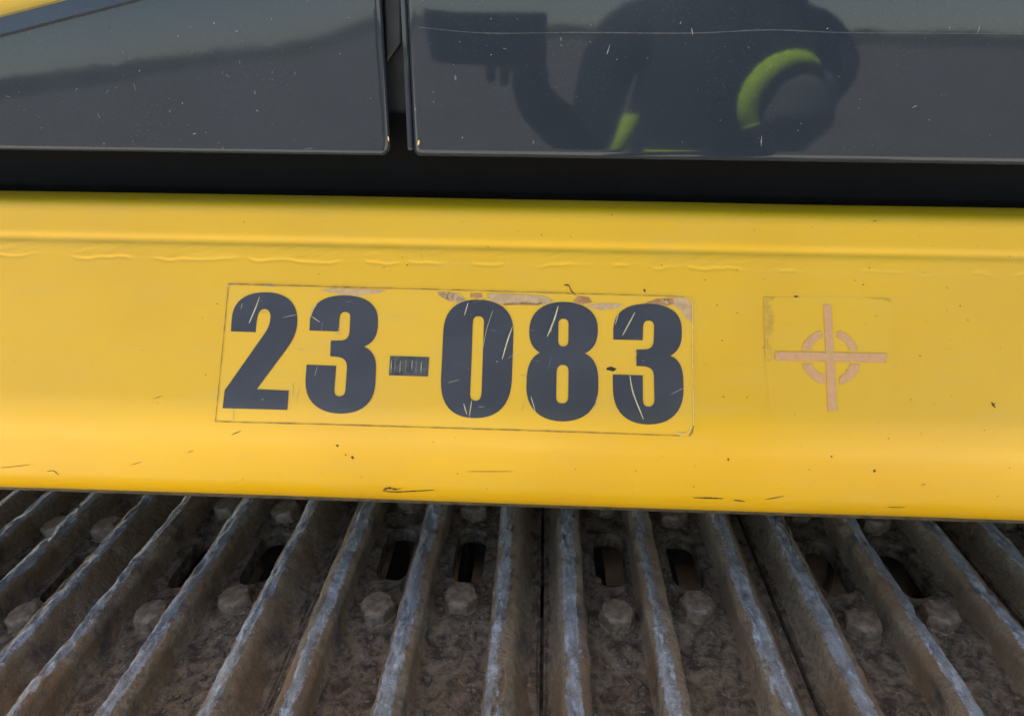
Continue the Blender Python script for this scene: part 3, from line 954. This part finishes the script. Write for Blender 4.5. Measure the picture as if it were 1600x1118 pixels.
def bolt_mesh(seed):
    rn = random.Random(seed)
    V, Fc = [], []
    rings = [(.0200, 0), (.0196, .0018), (.0172, .0024), (.0172, .0142), (.0152, .0166), (.0085, .0172), (.0, .0171)]
    n = 24
    for k, (r, h) in enumerate(rings):
        for i in range(n):
            a = 2 * math.pi * i / n
            rr = r
            if 2 <= k <= 3:
                rr = r / math.cos((a + math.pi / 6) % (math.pi / 3) - math.pi / 6) * .96
            elif k == 4: rr = r * (1 + .03 * math.cos(6 * a))
            rr *= 1 + .006 * rn.uniform(-1, 1)
            V.append((rr * math.cos(a), rr * math.sin(a), h + rn.uniform(-.00015, .00015)))
    for k in range(len(rings) - 1):
        for i in range(n):
            j = (i + 1) % n
            Fc.append((k * n + i, k * n + j, (k + 1) * n + j, (k + 1) * n + i))
    return V, Fc

bolt_meshes = []
for k in range(4):
    V, Fc = bolt_mesh(k)
    me = bpy.data.meshes.new('bolt'); me.from_pydata(V, [], Fc); me.materials.append(BOLT)
    me.polygons.foreach_set('use_smooth', [True] * len(me.polygons)); me.set_sharp_from_angle(angle=math.radians(35)); me.update()
    bolt_meshes.append(me)

# shoe poses: leading grouser (x, extra drop, tilt) - the run sags towards the idler on the left
XK = .0426 * 2.232 * PITCH + .015
poses = []
x, z = XK, 0.0
for k in range(4):
    poses.append((x, z, 0.0)); x += PITCH
x, z = XK, 0.0
for k, tl in enumerate((0.6, 6.5, 10.5, 13.5, 16.5, 20)):
    a = math.radians(tl)
    x -= PITCH * math.cos(a); z -= PITCH * math.sin(a)
    poses.append((x, z, -a))
mud_v, mud_f = [], []
def clod(c, r, Mx):
    ph = random.uniform(0, 6); n0 = len(mud_v)
    pts = [(0, 0, 1)] + [(math.cos(a + ph) * s, math.sin(a + ph) * s, h) for s, h in ((.8, .55), (1.0, -.1)) for a in np.linspace(0, 2 * math.pi, 6)[:-1]]
    for p in pts:
        q = [p[i] * r * random.uniform(.65, 1.3) * (.65 if i == 2 else 1) + c[i] for i in range(3)]
        mud_v.append(tuple(Mx @ Vector(q)))
    for i in range(5):
        j = (i + 1) % 5
        mud_f.append((n0, n0 + 1 + i, n0 + 1 + j)); mud_f.append((n0 + 1 + i, n0 + 6 + i, n0 + 6 + j, n0 + 1 + j))

link_v, link_f = None, None
for si, (sx, sz, tilt) in enumerate(poses):
    V, Fc = plate_mesh(si)
    shoe = mesh_obj('track_shoe', V, Fc, PLATE, None, True, 40)
    shoe.parent = track
    Ml = Matrix.Translation((sx, 0, ZP + sz)) @ Matrix.Rotation(tilt, 4, 'Y')
    # keep the tread, not the plate, on the fitted line
    Ml = Matrix.Translation((sx, 0, ZP + GH + sz)) @ Matrix.Rotation(tilt, 4, 'Y') @ Matrix.Translation((0, 0, -GH))
    shoe.matrix_basis = Ml
    for gi, (fu, ol, orr) in enumerate(((0.0, .021, .0145), (.345, .0145, .0145), (.722, .0145, .0245))):
        Vg, Fg, wear = grouser_mesh(fu * PITCH, ol, orr, si * 3 + gi + 1)
        g = mesh_obj('grouser', Vg, Fg, STEEL, None, True)
        at = g.data.attributes.new('wear', 'FLOAT', 'POINT'); at.data.foreach_set('value', wear.astype(np.float32))
        g.parent = shoe
    for bi, (fu, v) in enumerate(((.187, -.0855), (.187, .0855), (.530, -.070), (.530, .070))):
        b = bpy.data.objects.new('bolt', bolt_meshes[(si + bi) % 4])
        col.objects.link(b); b.parent = shoe
        b.scale = (.86, .86, .86); b.location = (fu * PITCH, v, -.0005); b.rotation_euler = (random.uniform(-.05, .05), random.uniform(-.05, .05), random.uniform(0, 6))
    # chain links bolted under the shoe
    for side_ in (-1, 1):
        acc = ([], [])
        y0 = side_ * .085
        add_box(acc, -.045, .105, y0 - .018, y0 + .018, -.095, -.0175)
        y1 = side_ * .068
        add_box(acc, .075, .205, y1 - .018, y1 + .018, -.098, -.0185)
        l = mesh_obj('chain_link', *acc, LINK, None, False)
        bevel_obj(l, .006); l.parent = shoe
    acc = ([], [])
    add_box(acc, .026, .040, -.062, .062, -.075, -.030)
    add_box(acc, .102, .113, -.005, .062, -.060, -.0235)
    add_box(acc, .128, .140, -.062, .010, -.085, -.045)
    w_ = mesh_obj('link_web', *acc, LINK2, None, False); bevel_obj(w_, .004); w_.parent = shoe
    n0 = 16
    pv = [(.178 + .024 * math.cos(2 * math.pi * i / n0), y, -.058 + .024 * math.sin(2 * math.pi * i / n0)) for y in (-.1, .1) for i in range(n0)]
    pf = [(i, (i + 1) % n0, n0 + (i + 1) % n0, n0 + i) for i in range(n0)]
    p = mesh_obj('link_pin', pv, pf, LINK); p.parent = shoe
    Mw = Matrix.Translation((0, TC, 0)) @ Ml
    for k in range(150):
        ch = random.random()
        fu = random.choice([.10, .155, .21, .26, .46, .52, .58, .64]) + random.uniform(-.04, .04)
        v = random.uniform(-.235, -.03) if ch < .8 else random.uniform(-.03, .1)
        if abs(v) < .045 and (abs(fu - .205) < .08 or abs(fu - .553) < .08): continue
        clod((fu * PITCH, v, .0005), random.uniform(.0010, .0034) * (1.35 if ch < .15 else 1), Mw)
    for k in range(36):                               # crumbs caught against the bolts
        fu, bv_ = random.choice([(.187, -.0855), (.187, .0855), (.530, -.070), (.530, .070)])
        a = random.uniform(0, 6.28); r = random.uniform(.015, .026)
        clod((fu * PITCH + r * math.cos(a), bv_ + r * math.sin(a), .0005), random.uniform(.0012, .004), Mw)
mv = np.array(mud_v) - np.array([0, TC, 0])
mud = mesh_obj('dry_mud', mv, mud_f, MUD, track, True)
tag(mud, kind='stuff')
# roller frame and lower run close the track from below
acc = ([], []); add_box(acc, -2.4, 2.4, -.16, .26, .20, .79)
fr = mesh_obj('roller_frame', *acc, DEEP, track, False); bevel_obj(fr, .02)
acc = ([], []); add_box(acc, -2.0, 2.0, -SHW, SHW, -.01, .05)
mesh_obj('lower_run', *acc, PLATE, track, False)

# ------------------------------------------------------------------ the photographer, seen only as a reflection in the covers
person = empty('person', (.33, -.42, 0))
tag(person, 'person in dark jacket with high visibility trim mirrored in the charcoal cover', 'person')
CLOTH = simple('dark_workwear', (.018, .021, .027), .85, var=.4, nscale=60)
HIVIS = simple('high_visibility_cloth', (.50, .92, .02), .8, var=.25, nscale=120, bmp=.5)
GLOVE = simple('grey_glove', (.12, .14, .165), .8, var=.3, nscale=70)
SKIN = simple('skin', (.50, .30, .22), .55, var=.08)
HAIR = simple('dark_hair', (.03, .02, .015), .6, var=.3)
PHONE = simple('phone_black', (.012, .012, .013), .3, var=.2)

def skin_mesh(name, nodes, edges, m, parent, sub=2, root=0):
    me = bpy.data.meshes.new(name)
    me.from_pydata([n[:3] for n in nodes], edges, [])
    me.materials.append(m)
    o = bpy.data.objects.new(name, me); col.objects.link(o); o.parent = parent
    o.modifiers.new('skin', 'SKIN').use_smooth_shade = True
    for i, n in enumerate(nodes):
        r = n[3] if isinstance(n[3], tuple) else (n[3], n[3])
        me.skin_vertices[0].data[i].radius = r
        me.skin_vertices[0].data[i].use_root = (i == root)
    sm = o.modifiers.new('subdiv', 'SUBSURF'); sm.levels = sub; sm.render_levels = sub
    return o

nodes = [(0, 0, .95, (.16, .11)), (0, 0, 1.12, (.15, .105)), (0, .01, 1.30, (.18, .12)), (0, 0, 1.44, (.15, .09)), (.03, .07, 1.51, .062), (.04, .13, 1.57, .06), (.05, .18, 1.65, (.085, .10)), (.05, .19, 1.74, .08),
         (.19, 0, 1.42, .07), (.185, .13, 1.37, .062), (.09, .235, 1.325, .064), (.02, .20, 1.60, .036),
         (-.19, 0, 1.42, .07), (-.24, .0, 1.20, .055), (-.35, .14, 1.31, .042), (-.365, .21, 1.37, .03),
         (.10, 0, .90, .085), (.12, .02, .50, .062), (.12, -.02, .10, .045), (.13, .12, .05, .04),
         (-.10, 0, .90, .085), (-.12, .02, .50, .062), (-.12, -.02, .10, .045), (-.13, .12, .05, .04)]
edges = [(0, 1), (1, 2), (2, 3), (3, 4), (4, 5), (5, 6), (6, 7), (3, 8), (8, 9), (9, 10), (10, 11), (3, 12), (12, 13), (13, 14), (14, 15), (0, 16), (16, 17), (17, 18), (18, 19), (0, 20), (20, 21), (21, 22), (22, 23)]
bod = skin_mesh('body', nodes, edges, CLOTH, person)
# gloved right hand, five fingers curled
def hand(name, o, sgn, m):
    nd = [(o[0], o[1] - .03, o[2], .032), (o[0], o[1] + .02, o[2] + .005, (.043, .028)), (o[0], o[1] + .06, o[2] + .01, (.042, .02))]
    ed = [(0, 1), (1, 2)]
    for k, (dx, ln_) in enumerate(((-.033, .062), (-.011, .075), (.011, .07), (.033, .055))):
        b = len(nd)
        nd += [(o[0] + dx, o[1] + .075, o[2] + .012, .0105), (o[0] + dx * 1.05, o[1] + .075 + ln_ * .45, o[2] - .004, .0095), (o[0] + dx, o[1] + .075 + ln_ * .45, o[2] - .004 - ln_ * .45, .0085)]
        ed += [(2, b), (b, b + 1), (b + 1, b + 2)]
    b = len(nd)
    nd += [(o[0] - sgn * .045, o[1] + .025, o[2] - .012, .013), (o[0] - sgn * .055, o[1] + .062, o[2] - .028, .0105)]
    ed += [(1, b), (b, b + 1)]
    return skin_mesh(name, nd, ed, m, person, 1)
hand('hand', (.02, .20, 1.64), 1, GLOVE)
hand('hand', (-.385, .23, 1.385), -1, CLOTH)
# high visibility cuff ring, sleeve band and vest edges
def sleeve_arc(name, c, r, m):
    """wide band wrapped over the bent elbow, tapering to one end"""
    V = []
    n = 36
    for i in range(n):
        t = i / (n - 1); a = math.radians(-28 + 150 * t)
        d = Vector((-math.cos(a), 0, math.sin(a)))
        wd = .034 * (math.sin(math.pi * min(1, .16 + t * .84)) ** .7) * (1 - .45 * t) + .003
        jr = 1 + .03 * math.sin(9 * t + 1)
        for rr, y in ((r * jr, .020), (r * jr + wd, -.006), (r * jr + wd - .004, -.022), (r * jr - .006, -.02)):
            V.append(tuple(Vector(c) + d * rr + Vector((0, y, 0))))
    Fc = []
    for i in range(n - 1):
        for k in range(4):
            Fc.append((i * 4 + k, i * 4 + (k + 1) % 4, i * 4 + 4 + (k + 1) % 4, i * 4 + 4 + k))
    Fc += [(0, 1, 2, 3), (n * 4 - 1, n * 4 - 2, n * 4 - 3, n * 4 - 4)]
    return mesh_obj(name, V, Fc, m, person)
sleeve_arc('sleeve_band', (.085, .285, 1.325), .066, HIVIS)
# padded grey elbow of the bent sleeve
ev, ef = [], []
for i in range(13):
    th = math.pi * i / 12
    for j in range(24):
        ph_ = 2 * math.pi * j / 24
        k = 1 + .05 * math.sin(7 * th + 2 * math.sin(ph_))
        ev.append((.088 + .077 * k * math.sin(th) * math.cos(ph_), .255 + .06 * k * math.sin(th) * math.sin(ph_), 1.318 + .078 * k * math.cos(th)))
for i in range(12):
    for j in range(24):
        ef.append((i * 24 + j, i * 24 + (j + 1) % 24, i * 24 + 24 + (j + 1) % 24, i * 24 + 24 + j))
mesh_obj('elbow_pad', ev, ef, GLOVE, person)
def strip(name, pts, w, m, y=.0):
    V, Fc = [], []
    for i, (x, yy, z) in enumerate(pts):
        V += [(x - w / 2, yy, z), (x + w / 2, yy, z), (x + w / 2, yy - .01, z), (x - w / 2, yy - .01, z)]
    for i in range(len(pts) - 1):
        a = i * 4
        Fc += [(a, a + 1, a + 5, a + 4), (a + 1, a + 2, a + 6, a + 5), (a + 2, a + 3, a + 7, a + 6), (a + 3, a, a + 4, a + 7)]
    Fc += [(0, 3, 2, 1), (len(V) - 4, len(V) - 3, len(V) - 2, len(V) - 1)]
    return mesh_obj(name, V, Fc, m, person)
strip('vest_trim', [(-.20, .135, 1.17), (-.185, .145, 1.23), (-.165, .145, 1.29)], .028, HIVIS)
strip('vest_trim', [(-.10, .150, 1.17), (-.085, .155, 1.20), (-.09, .155, 1.225)], .10, HIVIS)
pv, pf = box_data(-.47, -.315, .398, .407, 1.38, 1.455)
ph = mesh_obj('phone', pv, pf, PHONE, None, False)
ph.location = (.33, -.42, 0)
ph.rotation_euler = (0, 0, math.radians(2))
bevel_obj(ph, .004, 3)
tag(ph, 'black phone held sideways in the mirrored person\'s hands', 'phone')
